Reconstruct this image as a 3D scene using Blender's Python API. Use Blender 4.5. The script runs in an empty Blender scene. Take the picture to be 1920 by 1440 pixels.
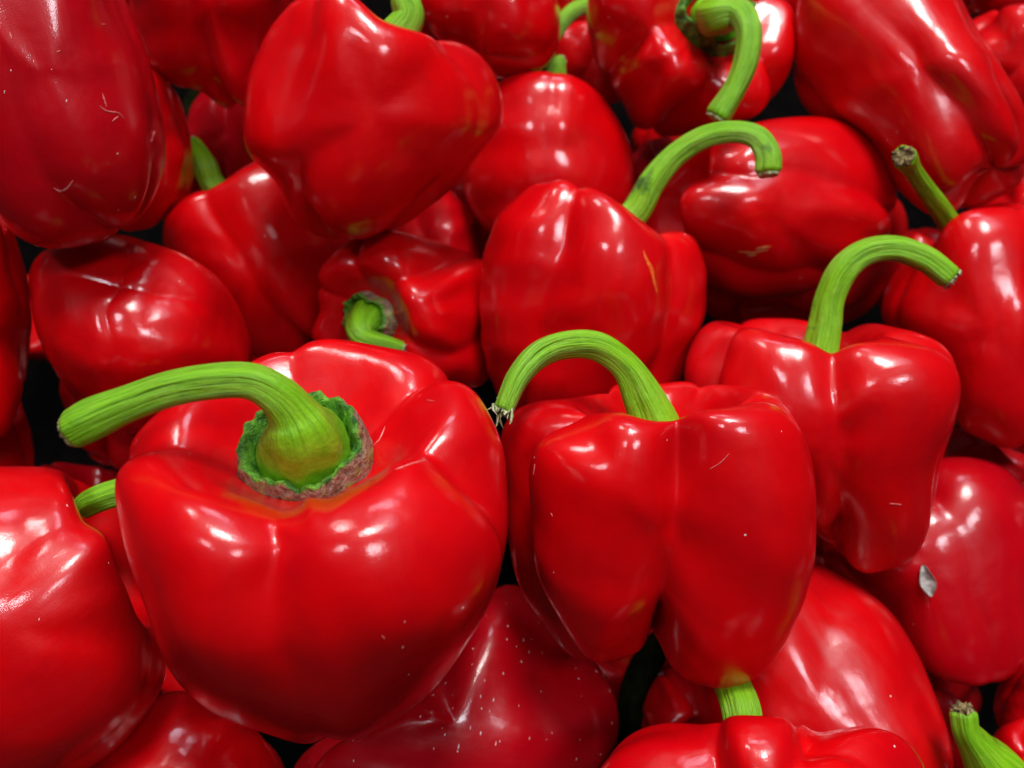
import bpy, math
import numpy as np
from mathutils import Vector, Matrix
from mathutils.bvhtree import BVHTree

scene = bpy.context.scene
COL = scene.collection

# ------------------------------------------------------------------ camera
PITCH = math.radians(40)
CAM = np.array([0.0, 0.0, 0.55])
FPX = 1600.0
RT = np.array([1.0, 0, 0])
FW = np.array([0, math.cos(PITCH), -math.sin(PITCH)])
UP = np.array([0, math.sin(PITCH), math.cos(PITCH)])
cd_ = bpy.data.cameras.new('camera')
cam = bpy.data.objects.new('camera', cd_)
COL.objects.link(cam)
cam.location = CAM
cam.rotation_euler = (math.pi/2-PITCH, 0, 0)
cd_.sensor_width = 36
cd_.lens = 36*FPX/1920
cd_.clip_start = 0.01
cd_.clip_end = 20
cd_.dof.use_dof = True
cd_.dof.focus_distance = 0.215
cd_.dof.aperture_fstop = 13.0
scene.camera = cam

# ------------------------------------------------------------------ world and lamps
w = bpy.data.worlds.new('World')
scene.world = w
w.use_nodes = True
w.node_tree.nodes['Background'].inputs[0].default_value = (0.9, 0.95, 1.0, 1)
w.node_tree.nodes['Background'].inputs[1].default_value = 0.015

TARGET = CAM + FW*0.28


def c2w(v):
    return RT*v[0] + UP*v[1] - FW*v[2]


def lamp(name, pos, sx, sy, energy, col=(1, .96, .9), shape='RECTANGLE'):
    ld = bpy.data.lights.new(name, 'AREA')
    ld.shape = shape
    ld.size = sx
    ld.size_y = sy
    ld.energy = energy
    ld.color = col
    o = bpy.data.objects.new(name, ld)
    COL.objects.link(o)
    o.location = pos
    d = Vector(TARGET) - Vector(pos)
    o.rotation_euler = d.to_track_quat('-Z', 'Y').to_euler()
    o['label'] = name.replace('_', ' ') + ' hanging above the pile'
    return o


# shop ceiling: spot lamps and a few pale panels
LAMPS = [
    ('ceiling_spot', (0.20, 0.22, 2.3), .50, .44, 33, (1, .97, .93), 'DISK'),
    ('ceiling_spot', (-0.70, 0.8, 2.3), .34, .34, 10, (1, .97, .95), 'DISK'),
    ('ceiling_spot', (0.62, -0.85, 2.0), .40, .30, 13, (.90, .93, 1), 'RECTANGLE'),
    ('ceiling_spot', (-0.55, -0.75, 2.1), .22, .22, 7, (.90, .93, 1), 'DISK'),
    ('ceiling_light_box', (0.55, 0.55, 2.5), 1.1, .5, 6, (.72, .82, 1), 'RECTANGLE'),
    ('ceiling_panel', (0.1, 1.3, 2.2), .6, .16, 6, (.72, .82, 1), 'RECTANGLE'),
]
for L in LAMPS:
    lamp(*L)
scene.view_settings.view_transform = 'Standard'
scene.view_settings.look = 'None'
scene.view_settings.exposure = -0.07
scene.view_settings.gamma = 1.0


# ------------------------------------------------------------------ helpers
def at(px, py, d):
    return CAM + FW*d + RT*((px-960)/FPX*d) + UP*((720-py)/FPX*d)


def project(P):
    q = P - CAM
    z = q @ FW
    return np.stack([960+FPX*(q @ RT)/z, 720-FPX*(q @ UP)/z], -1), z


def unproject(px, z):
    return CAM + z[:, None]*FW + ((px[:, 0]-960)/FPX*z)[:, None]*RT + ((720-px[:, 1])/FPX*z)[:, None]*UP


def catmull(pts, n, closed=False):
    P = np.array(pts, float)
    if closed:
        Q = np.vstack([P[-1], P, P[0], P[1]])
        m = len(P)
    else:
        Q = np.vstack([2*P[0]-P[1], P, 2*P[-1]-P[-2]])
        m = len(P)-1
    out = []
    u = np.linspace(0, m, n, endpoint=not closed)
    i = np.minimum(u.astype(int), m-1)
    f = (u-i)[:, None]
    p0, p1, p2, p3 = Q[i], Q[i+1], Q[i+2], Q[i+3]
    return .5*((2*p1)+(-p0+p2)*f+(2*p0-5*p1+4*p2-p3)*f*f+(-p0+3*p1-3*p2+p3)*f**3)


def make_mesh(name, V, F, mat, parent=None, origin=None, attrs=None, smooth=True):
    me = bpy.data.meshes.new(name)
    V = np.asarray(V, float)
    o3 = np.zeros(3) if origin is None else np.asarray(origin)
    if smooth and all(len(f) == 4 for f in F):          # outward normals
        Fa = np.array(F)
        m = V.mean(0)
        vol = np.einsum('ij,ij->i', V[Fa[:, 0]]-m, np.cross(V[Fa[:, 1]]-m, V[Fa[:, 2]]-m)).sum()
        if vol < 0:
            F = [tuple(f[::-1]) for f in F]
    me.from_pydata((V-o3).tolist(), [], [list(map(int, f)) for f in F])
    if smooth:
        me.polygons.foreach_set('use_smooth', [True]*len(me.polygons))
    for k, a in (attrs or {}).items():
        a = np.asarray(a, float)
        if a.ndim == 1:
            at_ = me.attributes.new(k, 'FLOAT', 'POINT')
            at_.data.foreach_set('value', a)
        else:
            at_ = me.attributes.new(k, 'FLOAT_VECTOR', 'POINT')
            at_.data.foreach_set('vector', a.ravel())
    me.materials.append(mat)
    me.update()
    o = bpy.data.objects.new(name, me)
    COL.objects.link(o)
    if parent is not None:
        o.parent = parent
    return o


def grid_faces(nr, nc, closed=True):
    F = []
    for r in range(nr-1):
        for c in range(nc if closed else nc-1):
            c2 = (c+1) % nc
            F.append((r*nc+c, r*nc+c2, (r+1)*nc+c2, (r+1)*nc+c))
    return F


# ------------------------------------------------------------------ materials
class NT:
    def __init__(s, name):
        s.m = bpy.data.materials.new(name)
        s.m.use_nodes = True
        s.n = s.m.node_tree.nodes
        s.l = s.m.node_tree.links
        s.b = s.n['Principled BSDF']

    def add(s, t, **kw):
        n = s.n.new(t)
        for k, v in kw.items():
            if k.startswith('i_'):
                n.inputs[k[2:].replace('_', ' ')].default_value = v
            else:
                setattr(n, k, v)
        return n

    def attr(s, name, out='Fac'):
        return s.add('ShaderNodeAttribute', attribute_name=name).outputs[out]

    def noise(s, vec, scale, detail=3, rough=.5, dist=0):
        n = s.add('ShaderNodeTexNoise')
        s.l.new(vec, n.inputs['Vector'])
        n.inputs['Scale'].default_value = scale
        n.inputs['Detail'].default_value = detail
        n.inputs['Roughness'].default_value = rough
        n.inputs['Distortion'].default_value = dist
        return n.outputs['Fac']

    def ramp(s, fac, stops):
        n = s.add('ShaderNodeValToRGB')
        s.l.new(fac, n.inputs[0])
        e = n.color_ramp.elements
        while len(e) < len(stops):
            e.new(.5)
        for i, (p, c) in enumerate(stops):
            e[i].position = p
            if not isinstance(c, tuple):
                c = (c, c, c)
            e[i].color = c+(1,)
        return n.outputs[0]

    def mixc(s, fac, a, b, mode='MIX'):
        n = s.add('ShaderNodeMix', data_type='RGBA', blend_type=mode)
        for sock, v in ((n.inputs[0], fac), (n.inputs[6], a), (n.inputs[7], b)):
            if isinstance(v, (int, float)):
                sock.default_value = v
            elif isinstance(v, tuple):
                sock.default_value = v+(1,)
            else:
                s.l.new(v, sock)
        return n.outputs[2]

    def math(s, op, a, b=0.0, c=0.0):
        n = s.add('ShaderNodeMath', operation=op)
        for i, v in enumerate((a, b, c)):
            if isinstance(v, (int, float)):
                n.inputs[i].default_value = v
            else:
                s.l.new(v, n.inputs[i])
        return n.outputs[0]

    def vmul(s, vec, v):
        n = s.add('ShaderNodeVectorMath', operation='MULTIPLY')
        s.l.new(vec, n.inputs[0])
        n.inputs[1].default_value = v
        return n.outputs[0]

    def bump(s, h, dist, prev=None, strength=1.0):
        n = s.add('ShaderNodeBump')
        n.inputs['Distance'].default_value = dist
        n.inputs['Strength'].default_value = strength
        s.l.new(h, n.inputs['Height'])
        if prev is not None:
            s.l.new(prev, n.inputs['Normal'])
        return n.outputs[0]


def skin_material():
    s = NT('pepper_skin')
    tc = s.add('ShaderNodeTexCoord').outputs['Object']
    lp = s.attr('lp', 'Vector')
    tone = s.attr('tone')
    t = s.attr('t')
    speck = s.attr('speck')
    low = s.noise(lp, 1.6, 3)
    streak = s.noise(s.vmul(lp, (9, 9, .9)), 1.0, 4)
    base = s.mixc(s.ramp(low, [(.35, 0.0), (.65, 1.0)]), (.54, .0002, .0028), (.64, .0004, .0020))
    base = s.mixc(s.math('MULTIPLY', s.ramp(streak, [(.4, 0.0), (.75, 1.0)]), .35), base, (.44, .0003, .0050))
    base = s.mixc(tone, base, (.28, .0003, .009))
    # orange blush round the calyx
    cr = s.math('MULTIPLY', s.ramp(t, [(.035, 1.0), (.09, 0.0)]), s.ramp(s.noise(lp, 5, 3), [(.4, .0), (.65, 1.0)]))
    base = s.mixc(s.math('MULTIPLY', cr, .55), base, (.75, .09, .003))
    # tiny pale dust specks
    vor = s.add('ShaderNodeTexVoronoi', feature='F1')
    s.l.new(tc, vor.inputs['Vector'])
    vor.inputs['Scale'].default_value = 330
    vor.inputs['Randomness'].default_value = 1
    dots = s.math('LESS_THAN', vor.outputs['Distance'], .10)
    sel = s.math('GREATER_THAN', s.add('ShaderNodeSeparateColor').outputs[0], .5)
    sep = s.n[-1] if False else None
    sc_ = s.add('ShaderNodeSeparateColor')
    s.l.new(vor.outputs['Color'], sc_.inputs[0])
    sel = s.math('LESS_THAN', sc_.outputs[0], s.math('MULTIPLY', speck, s.ramp(s.noise(tc, 45, 2), [(.45, 0.0), (.7, 1.0)])))
    dots = s.math('MULTIPLY', dots, sel)
    base = s.mixc(dots, base, (.75, .55, .5))
    s.l.new(base, s.b.inputs['Base Color'])
    rn = s.noise(tc, 60, 4, .6)
    r = s.ramp(rn, [(.3, .28), (.7, .44)])
    frost = s.attr('frost')
    fm = s.math('MULTIPLY', frost, s.ramp(s.noise(s.vmul(lp, (2.5, 2.5, 1.0)), 1.3, 5, .6, .6), [(.38, 0.15), (.62, 1.0)]))
    s.l.new(r, s.b.inputs['Roughness'])
    s.l.new(s.math('ADD', .14, s.math('MULTIPLY', fm, .38)), s.b.inputs['Specular IOR Level'])
    s.l.new(s.math('SUBTRACT', .9, s.math('MULTIPLY', fm, .35)), s.b.inputs['Coat Weight'])
    s.l.new(s.ramp(s.noise(tc, 90, 3), [(.35, .05), (.7, .12)]), s.b.inputs['Coat Roughness'])
    s.b.inputs['Coat IOR'].default_value = 1.45
    s.b.inputs['Subsurface Weight'].default_value = .12
    s.b.inputs['Subsurface Radius'].default_value = (.006, .0006, .0004)
    s.b.inputs['Subsurface Scale'].default_value = 1.0
    b1 = s.bump(low, .0008)
    b1 = s.bump(streak, .00010, b1)
    b1 = s.bump(s.noise(tc, 55, 3, .5), .00012, b1)
    b1 = s.bump(s.noise(tc, 2300, 2, .6), .00003, b1)
    b1 = s.bump(dots, .0003, b1)
    s.l.new(b1, s.b.inputs['Normal'])
    s.l.new(b1, s.b.inputs['Coat Normal'])
    return s.m


def stem_material():
    s = NT('stem_green')
    tc = s.add('ShaderNodeTexCoord').outputs['Object']
    sp = s.attr('sp', 'Vector')
    dark = s.attr('dark')
    fib = s.noise(s.vmul(sp, (7, 7, .55)), 1.0, 5, .65)
    fib2 = s.noise(s.vmul(sp, (2.2, 2.2, .35)), 1.0, 3, .5)
    blot = s.noise(tc, 120, 4, .6)
    c = s.mixc(s.ramp(fib, [(.34, 0.0), (.60, 1.0)]), (.13, .37, .004), (.26, .60, .012))
    c = s.mixc(s.math('MULTIPLY', s.ramp(fib2, [(.52, 0.0), (.76, 1.0)]), .45), c, (.09, .28, .006))
    c = s.mixc(s.math('MULTIPLY', s.ramp(blot, [(.5, 0.0), (.75, 1.0)]), .4), c, (.36, .56, .05))
    bl2 = s.ramp(s.noise(tc, 75, 3, .6), [(.60, 0.0), (.70, 1.0)])
    c = s.mixc(s.math('MULTIPLY', bl2, dark), c, (.012, .05, .012))
    c = s.mixc(s.attr('bulb'), c, s.mixc(s.ramp(s.noise(tc, 300, 4, .6), [(.35, 0.0), (.65, 1.0)]), (.17, .46, .005), (.30, .62, .02)))
    s.l.new(c, s.b.inputs['Base Color'])
    s.b.inputs['Roughness'].default_value = .38
    s.b.inputs['Specular IOR Level'].default_value = .45
    s.b.inputs['Subsurface Weight'].default_value = .1
    s.b.inputs['Subsurface Radius'].default_value = (.002, .003, .0005)
    nb = s.math('SUBTRACT', 1.0, s.attr('bulb'))
    b = s.bump(s.math('MULTIPLY', fib, nb), .0010)
    b = s.bump(s.math('MULTIPLY', fib2, nb), .0013, b)
    b = s.bump(s.noise(tc, 260, 3, .6), .0003, b)
    b = s.bump(s.noise(tc, 900, 3), .00012, b)
    s.l.new(b, s.b.inputs['Normal'])
    return s.m


def calyx_material():
    s = NT('calyx_leafy')
    tc = s.add('ShaderNodeTexCoord').outputs['Object']
    rim = s.attr('rim')
    n1 = s.noise(tc, 260, 4, .6)
    n2 = s.noise(tc, 500, 4, .7)
    g = s.mixc(s.ramp(n1, [(.35, 0.0), (.65, 1.0)]), (.015, .10, .006), (.16, .42, .02))
    br = s.mixc(s.ramp(n2, [(.35, 0.0), (.62, 1.0)]), (.13, .07, .035), (.42, .29, .20))
    br = s.mixc(s.ramp(n1, [(.52, 0.0), (.68, 1.0)]), br, (.30, .36, .06))
    f = s.math('ADD', rim, s.math('MULTIPLY', s.math('SUBTRACT', n1, .5), .5))
    c = s.mixc(s.ramp(f, [(.45, 0.0), (.58, 1.0)]), g, br)
    s.l.new(c, s.b.inputs['Base Color'])
    s.b.inputs['Roughness'].default_value = .6
    b = s.bump(n1, .002)
    b = s.bump(n2, .0012, b)
    s.l.new(b, s.b.inputs['Normal'])
    return s.m


def simple(name, c1, c2, scale, rough=.7, bd=.0005, spec=.3):
    s = NT(name)
    tc = s.add('ShaderNodeTexCoord').outputs['Object']
    n = s.noise(tc, scale, 4, .65)
    s.l.new(s.mixc(s.ramp(n, [(.35, 0.0), (.65, 1.0)]), c1, c2), s.b.inputs['Base Color'])
    s.b.inputs['Roughness'].default_value = rough
    s.b.inputs['Specular IOR Level'].default_value = spec
    s.l.new(s.bump(n, bd), s.b.inputs['Normal'])
    return s.m


M_SKIN = skin_material()
M_STEM = stem_material()
M_CALYX = calyx_material()
M_PAINTED_SHADE = simple('stem_painted_shade', (.002, .003, .001), (.008, .009, .002), 260, .8, .0004, spec=.02)  # near-black green: shade of the gaps put into the colour of two stems
M_CUTP = simple('cut_end_pale', (.30, .36, .12), (.62, .66, .42), 700, .7, .0008)
M_CUTB = simple('cut_end_brown', (.10, .06, .03), (.42, .33, .14), 500, .8, .0012)
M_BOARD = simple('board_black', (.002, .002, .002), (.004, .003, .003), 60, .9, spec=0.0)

# ------------------------------------------------------------------ pepper shape
PROFILE = [(0, .62), (.10, .615), (.26, .63), (.42, .74), (.58, .90), (.74, .985), (.90, .92), (1.0, .72), (1.03, .45),
           (1.02, .10), (.98, -.25), (.90, -.58), (.76, -.84), (.56, -.97), (.36, -.98), (.18, -.93), (0, -.90)]


def pepper_points(sp, nr, nc):
    h = sp.get('h', 1.05)
    prof = np.array(PROFILE, float)
    dip = sp.get('dip', 1.0)
    # dip depth and taper
    if sp.get('round'):
        prof[10:, :] = [(1.0, -.12), (.95, -.42), (.82, -.70), (.60, -.89), (.36, -.975), (.15, -.985), (0, -.955)]
    bd = sp.get('bdip', 1.0)
    prof[-5:, 1] = -.985+(prof[-5:, 1]+.985)*bd
    prof[:6, 1] = .985-(.985-prof[:6, 1])*dip
    tap = sp.get('taper', 1.0)
    zz = prof[:, 1]
    prof[:, 0] *= np.where(zz < .5, 1-(1-tap)*np.clip((.5-zz)/1.4, 0, 1), 1)
    pr = catmull(prof, nr)
    pr[0, 0] = 0
    pr[-1, 0] = 0
    t = np.linspace(0, 1, nr)
    th = np.linspace(0, 2*np.pi, nc, endpoint=False)
    lobes = sp.get('lobes', [(45, 1, 0, 0), (135, 1, 0, 0), (225, 1, 0, 0), (315, 1, 0, 0)])
    A = np.array(sorted([(a % 360, r, tp, bt) for a, r, tp, bt in lobes]))
    a = np.radians(A[:, 0])
    n = len(a)
    nxt = np.roll(a, -1).copy()
    nxt[-1] += 2*np.pi
    cre = (a+nxt)/2             # crease after lobe i
    L = np.zeros(nc)
    for k, x in enumerate(th):
        best = None
        for i in range(n):
            d = (x-a[i]+np.pi) % (2*np.pi)-np.pi
            half = (cre[i]-a[i]) if d >= 0 else (a[i]-(cre[i-1]-(2*np.pi if i == 0 else 0)))
            u = abs(d)/half
            if best is None or u < best:
                best = u
        L[k] = best
    L = np.clip(L, 0, 1)
    e = sp.get('soft', .10)
    v = 1-L**sp.get('lp', 2.5)
    Lv = (np.sqrt(v*v+e*e)-e)/(np.sqrt(1+e*e)-e)
    D = (th[:, None]-a[None, :]+np.pi) % (2*np.pi)-np.pi
    W = np.exp(-(D/.55)**2)
    W /= W.sum(1, keepdims=True)
    rad = W @ A[:, 1]
    top = W @ A[:, 2]
    bot = W @ A[:, 3]
    g = lambda c, s_: np.exp(-((t-c)/s_)**2)
    cr = sp.get('crease', 1.0)
    sharp = cr*(.12*g(.40, .13)*sp.get('tcr', 1)+.11*g(.55, .25)*sp.get('mcr', 1)+.28*g(.83, .13)*sp.get('bcr', .5))     # crease depth along the profile
    btop = g(.33, .13)
    bbot = g(.82, .14)
    rho = pr[:, 0][:, None]*(1-sharp[:, None]*(1-Lv[None, :]))
    rho = rho*(1+(rad[None, :]-1)*np.clip(np.sin(np.pi*np.clip(t, 0, 1)), 0, 1)[:, None]**.5)
    z = pr[:, 1][:, None]+btop[:, None]*(top[None, :]-sp.get('notch', .12)*cr*(1-Lv[None, :]))
    z = z-bbot[:, None]*(bot[None, :]-.30*cr*(1-Lv[None, :])*sp.get('bcrease', 1.0))
    z = z*h
    # irregular bulges
    rng = np.random.RandomState(sp.get('seed', 1))
    X = rho*np.cos(th)[None, :]
    Y = rho*np.sin(th)[None, :]
    P = np.stack([X, Y, z], -1)
    off = np.zeros_like(P)
    amp = sp.get('lump', .02)
    for k in range(9):
        kv = rng.normal(size=3)*(1.6+k*.55)
        dv = rng.normal(size=3)
        ph = rng.uniform(0, 6.28)
        off += amp/(1+k*.35)*np.sin(P @ kv+ph)[..., None]*dv
    P = P+off*np.clip(t*6, 0, 1)[:, None, None]
    b = sp.get('bend', 0)
    P[..., 0] += b*(P[..., 2]**2)
    return P.reshape(-1, 3), np.repeat(t, nc)


def axis_frame(ax, roll=0):
    z = c2w(np.array(ax, float))
    z /= np.linalg.norm(z)
    ref = RT if abs(z @ RT) < .85 else UP
    x = ref - z*(ref @ z)
    x /= np.linalg.norm(x)
    y = np.cross(z, x)
    r = math.radians(roll)
    x2 = x*math.cos(r)+y*math.sin(r)
    y2 = np.cross(z, x2)
    return x2, y2, z


NB = 180


def smooth_c(v, s):
    k = np.arange(-NB//2, NB//2)
    g = np.exp(-(k/s)**2/2)
    g /= g.sum()
    return np.real(np.fft.ifft(np.fft.fft(v)*np.fft.fft(np.fft.ifftshift(g))))


def radial(px, c, s=2.0):
    d = px-c
    ph = np.arctan2(d[:, 1], d[:, 0])
    r = np.hypot(d[:, 0], d[:, 1])
    b = ((ph+np.pi)/(2*np.pi)*NB).astype(int) % NB
    R = np.zeros(NB)
    np.maximum.at(R, b, r)
    for i in range(NB):
        if R[i] == 0:
            R[i] = max(R[i-1], R[(i+1) % NB])
    return smooth_c(R, s)


def build_body(sp):
    nr, nc = sp.get('res', (72, 120))
    C, t = pepper_points(sp, nr, nc)
    x, y, z = axis_frame(sp['axis'], sp.get('roll', 0))
    W0 = C[:, :1]*x + C[:, 1:2]*y + C[:, 2:3]*z
    d = sp['d']
    O = catmull(sp['outline'], 1500, closed=True)
    lo, hi = O.min(0), O.max(0)
    ctr = (lo+hi)/2
    area = .5*abs(np.sum(O[:, 0]*np.roll(O[:, 1], -1)-O[:, 1]*np.roll(O[:, 0], -1)))
    S = math.sqrt(area/math.pi)*d/FPX
    pc = ctr.copy()
    for it in range(4):
        P = at(pc[0], pc[1], d)+W0*S
        px, zz = project(P)
        l2, h2 = px.min(0), px.max(0)
        c2 = (l2+h2)/2
        R = radial(px, c2)
        a2 = .5*np.sum(R**2)*2*np.pi/NB
        S *= math.sqrt(area/a2)
        pc = pc+(ctr-c2)
    P = at(pc[0], pc[1], d)+W0*S
    px, zz = project(P)
    cc = ctr
    RT_ = radial(O, cc)
    WS = sp.get('ws', 3.5)
    for it in range(8):
        R = radial(px, cc)
        s = np.clip(RT_/R, .5, 1.9)**(1.0 if it == 0 else .75)
        s = smooth_c(s, WS if it > 1 else 7.0)
        dd = px-cc
        ph = (np.arctan2(dd[:, 1], dd[:, 0])+np.pi)/(2*np.pi)*NB-.5
        i = np.floor(ph).astype(int)
        f = ph-i
        sv = s[i % NB]*(1-f)+s[(i+1) % NB]*f
        px = cc+dd*sv[:, None]
    R = radial(px, cc)
    print('FIT', sp.get('seed'), round(float(np.abs(R/RT_-1).max()), 3))
    P = unproject(px, zz)
    return P, C, t, S, (x, y, z), nr, nc


def tube(path, rad, ns=20, ridges=5, seed=0, ridge=.06):
    """path (n,3), rad (n) -> rings; returns verts, sp attribute, ring count"""
    n = len(path)
    T = np.gradient(path, axis=0)
    T /= np.linalg.norm(T, axis=1, keepdims=True)
    N = np.zeros_like(T)
    v = np.cross(T[0], [0.3, 1, .2])
    N[0] = v/np.linalg.norm(v)
    for i in range(1, n):
        v = N[i-1]-T[i]*(N[i-1] @ T[i])
        N[i] = v/np.linalg.norm(v)
    B = np.cross(T, N)
    rng = np.random.RandomState(seed)
    th = np.linspace(0, 2*np.pi, ns, endpoint=False)
    seg = np.concatenate([[0], np.cumsum(np.linalg.norm(np.diff(path, axis=0), axis=1))])
    ph = rng.uniform(0, 6.28, 4)
    V, A = [], []
    for i in range(n):
        s = seg[i]/.01
        rr = rad[i]*(1+ridge*np.cos(ridges*th+ph[0]+.25*s)+ridge*.6*np.cos(3*th+ph[1]-.3*s)+.025*np.sin(2*s+ph[2]+th))
        V.append(path[i]+np.outer(rr*np.cos(th), N[i])+np.outer(rr*np.sin(th), B[i]))
        A.append(np.stack([np.cos(th), np.sin(th), np.full(ns, s)], -1))
    return np.vstack(V), np.vstack(A), T, N, B


STEM_TIP = {}


def build_stem(sp, crown, axis, root, org):
    st = sp['stem']
    pts, rr = [], []
    cz = (crown-CAM) @ FW
    S = sp['_S']
    for q in st['path']:
        if q[0] == 'C':        # a point on the crown axis: ('C', height, radius) in metres
            pts.append(crown+axis*q[1])
            rr.append(q[2])
        else:
            d = cz+q[2]
            pts.append(at(q[0], q[1], d))
            rr.append(q[3]*d/FPX)
    n = st.get('n', 56)
    M = catmull(np.hstack([np.array(pts), np.array(rr)[:, None]]), n)
    path, rad = M[:, :3], np.maximum(M[:, 3], .0004)
    STEM_TIP[sp.get('key')] = (path[-1]-CAM) @ FW
    T = path[-1]-path[-2]
    T /= np.linalg.norm(T)
    r = rad[-1]
    # rounded shoulder at the cut
    path = np.vstack([path, path[-1]+T*r*.18, path[-1]+T*r*.28])
    rad = np.concatenate([rad, [r*.93, r*.78]])
    ns = st.get('ns', 28)
    V, A, TT, N, B = tube(path, rad, ns, seed=sp.get('seed', 1), ridge=st.get('ridge', .05))
    F = grid_faces(len(path), ns)
    o = make_mesh('stem', V, F, M_PAINTED_SHADE if st.get('painted_shade') else M_STEM, root, org, {'sp': A, 'bulb': np.repeat(np.clip((rad/np.median(rad)-1.45)/.5, 0, 1), ns), 'dark': np.full(len(V), st.get('dark', .3))})
    # cut end, a ragged little disc
    rng = np.random.RandomState(sp.get('seed', 1)+5)
    last = V[-ns:]
    c = last.mean(0)
    rag = st.get('rag', .15)
    rings = [last+(last-c)*.02]
    for f, up in ((1.06, .06), (.95, .22), (.7, .12), (.35, .16), (.02, .1)):
        jit = 1+rng.uniform(-rag, rag, ns)*min(1, f*1.2)
        ring = c+(last-c)*(f*jit)[:, None]+np.outer(r*(up+rng.uniform(-rag, rag, ns)*f*1.2), T)
        rings.append(ring)
    CV = np.vstack(rings)
    cut = make_mesh('cut_end', CV, grid_faces(len(rings), ns), M_CUTB if st.get('brown') else M_CUTP, o, org)
    cut.matrix_parent_inverse = Matrix()
    return o


def build_calyx(sp, crown, frame, root, org):
    cx = sp['calyx']
    R = cx['r']
    x, y, z = frame
    rng = np.random.RandomState(sp.get('seed', 1)+9)
    ns = 96
    th = np.linspace(0, 2*np.pi, ns, endpoint=False)
    hi = cx.get('wall', .42)
    prof = [(.62, -.30, 0), (.72, -.25, 0), (.80, -.12, .05), (.87, .35*hi, .1), (.94, .85*hi, .2), (1.0, hi, .15),
            (1.03, .9*hi, .45), (1.06, .6*hi, .75), (1.10, .2*hi, 1), (1.13, -.15, .9), (1.16, -.45, .6)]

    def wob(fs, amps):
        v = 0
        for f_, a_ in zip(fs, amps):
            v = v+a_*np.sin(f_*th+rng.uniform(0, 6.28))
        return v
    w1 = wob([2, 3, 5, 7], [.04, .04, .03, .02])
    w2 = wob([3, 5, 9, 14, 23], [.12, .14, .10, .07, .05])
    low = 1-cx.get('low', 0)*np.cos(th-math.radians(cx.get('lowdir', 270)))
    V, A = [], []
    for q, hh, rim in prof:
        hh = hh*low if hh > 0 else hh*np.ones(ns)
        k = np.clip((hh+.1)/(hi+.1), 0, 1)
        fold = 0.03*np.sin(17*th+q*9)*k+rng.normal(0, .012, ns)
        qq = q*(1+w1)+fold
        zz = hh+w2*k*hi*1.2+rng.normal(0, .012, ns)*k
        V.append(crown+z*(cx.get('lift', 0))+R*(np.outer(qq*np.cos(th), x)+np.outer(qq*np.sin(th), y)+np.outer(zz, z)))
        A.append(np.full(ns, rim)*cx.get('brown', 1))
    return make_mesh('calyx', np.vstack(V), grid_faces(len(prof), ns), M_CALYX, root, org, {'rim': np.concatenate(A)})


BODIES = {}


def pepper(key, label, **sp):
    P, C, t, S, fr, nr, nc = build_body(sp)
    sp['_S'] = S
    sp['key'] = key
    org = P[np.argmin(P[:, 2])].copy()
    ctr = P.mean(0)
    org[:2] = ctr[:2]
    root = bpy.data.objects.new('bell_pepper', None)
    root.empty_display_size = .01
    COL.objects.link(root)
    root.location = org
    root['label'] = label
    root['category'] = 'bell pepper'
    root['group'] = 'red bell peppers in the pile'
    n = len(P)
    F = grid_faces(nr, nc)
    body = make_mesh('body', P, F, M_SKIN, root, org,
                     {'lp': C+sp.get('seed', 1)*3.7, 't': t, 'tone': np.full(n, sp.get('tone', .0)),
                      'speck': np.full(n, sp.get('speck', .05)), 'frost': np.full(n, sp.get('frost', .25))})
    crown = P[:nc].mean(0)
    # local crown axis from the warped dip
    ring = P[nc*max(2, nr//16):nc*(max(2, nr//16)+1)]
    q = ring-ring.mean(0)
    nv = np.linalg.svd(q)[2][2]
    if nv @ fr[2] < 0:
        nv = -nv
    ax = .5*nv+.5*fr[2]
    ax /= np.linalg.norm(ax)
    if 'coff' in sp:
        crown = crown+c2w(np.array(sp['coff'], float))
    if 'cax' in sp:
        ax = c2w(np.array(sp['cax'], float))
        ax /= np.linalg.norm(ax)
    if 'calyx' in sp:
        xx = fr[0]-ax*(fr[0] @ ax)
        xx /= np.linalg.norm(xx)
        build_calyx(sp, crown, (xx, np.cross(ax, xx), ax), root, org)
    if 'stem' in sp:
        build_stem(sp, crown, ax, root, org)
    BODIES[key] = (P, F, root, org, S)
    (cpx,), _ = project(crown[None])
    print(f"PEP {key:4s} radius {S*1000:.0f} mm crown px {cpx[0]:.0f},{cpx[1]:.0f} z {(crown-CAM)@FW:.3f}")
    return root


L4 = lambda a0, top=0: [(a0, 1, top, 0), (a0+90, 1, top, 0), (a0+180, 1, top, 0), (a0+270, 1, top, 0)]

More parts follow.
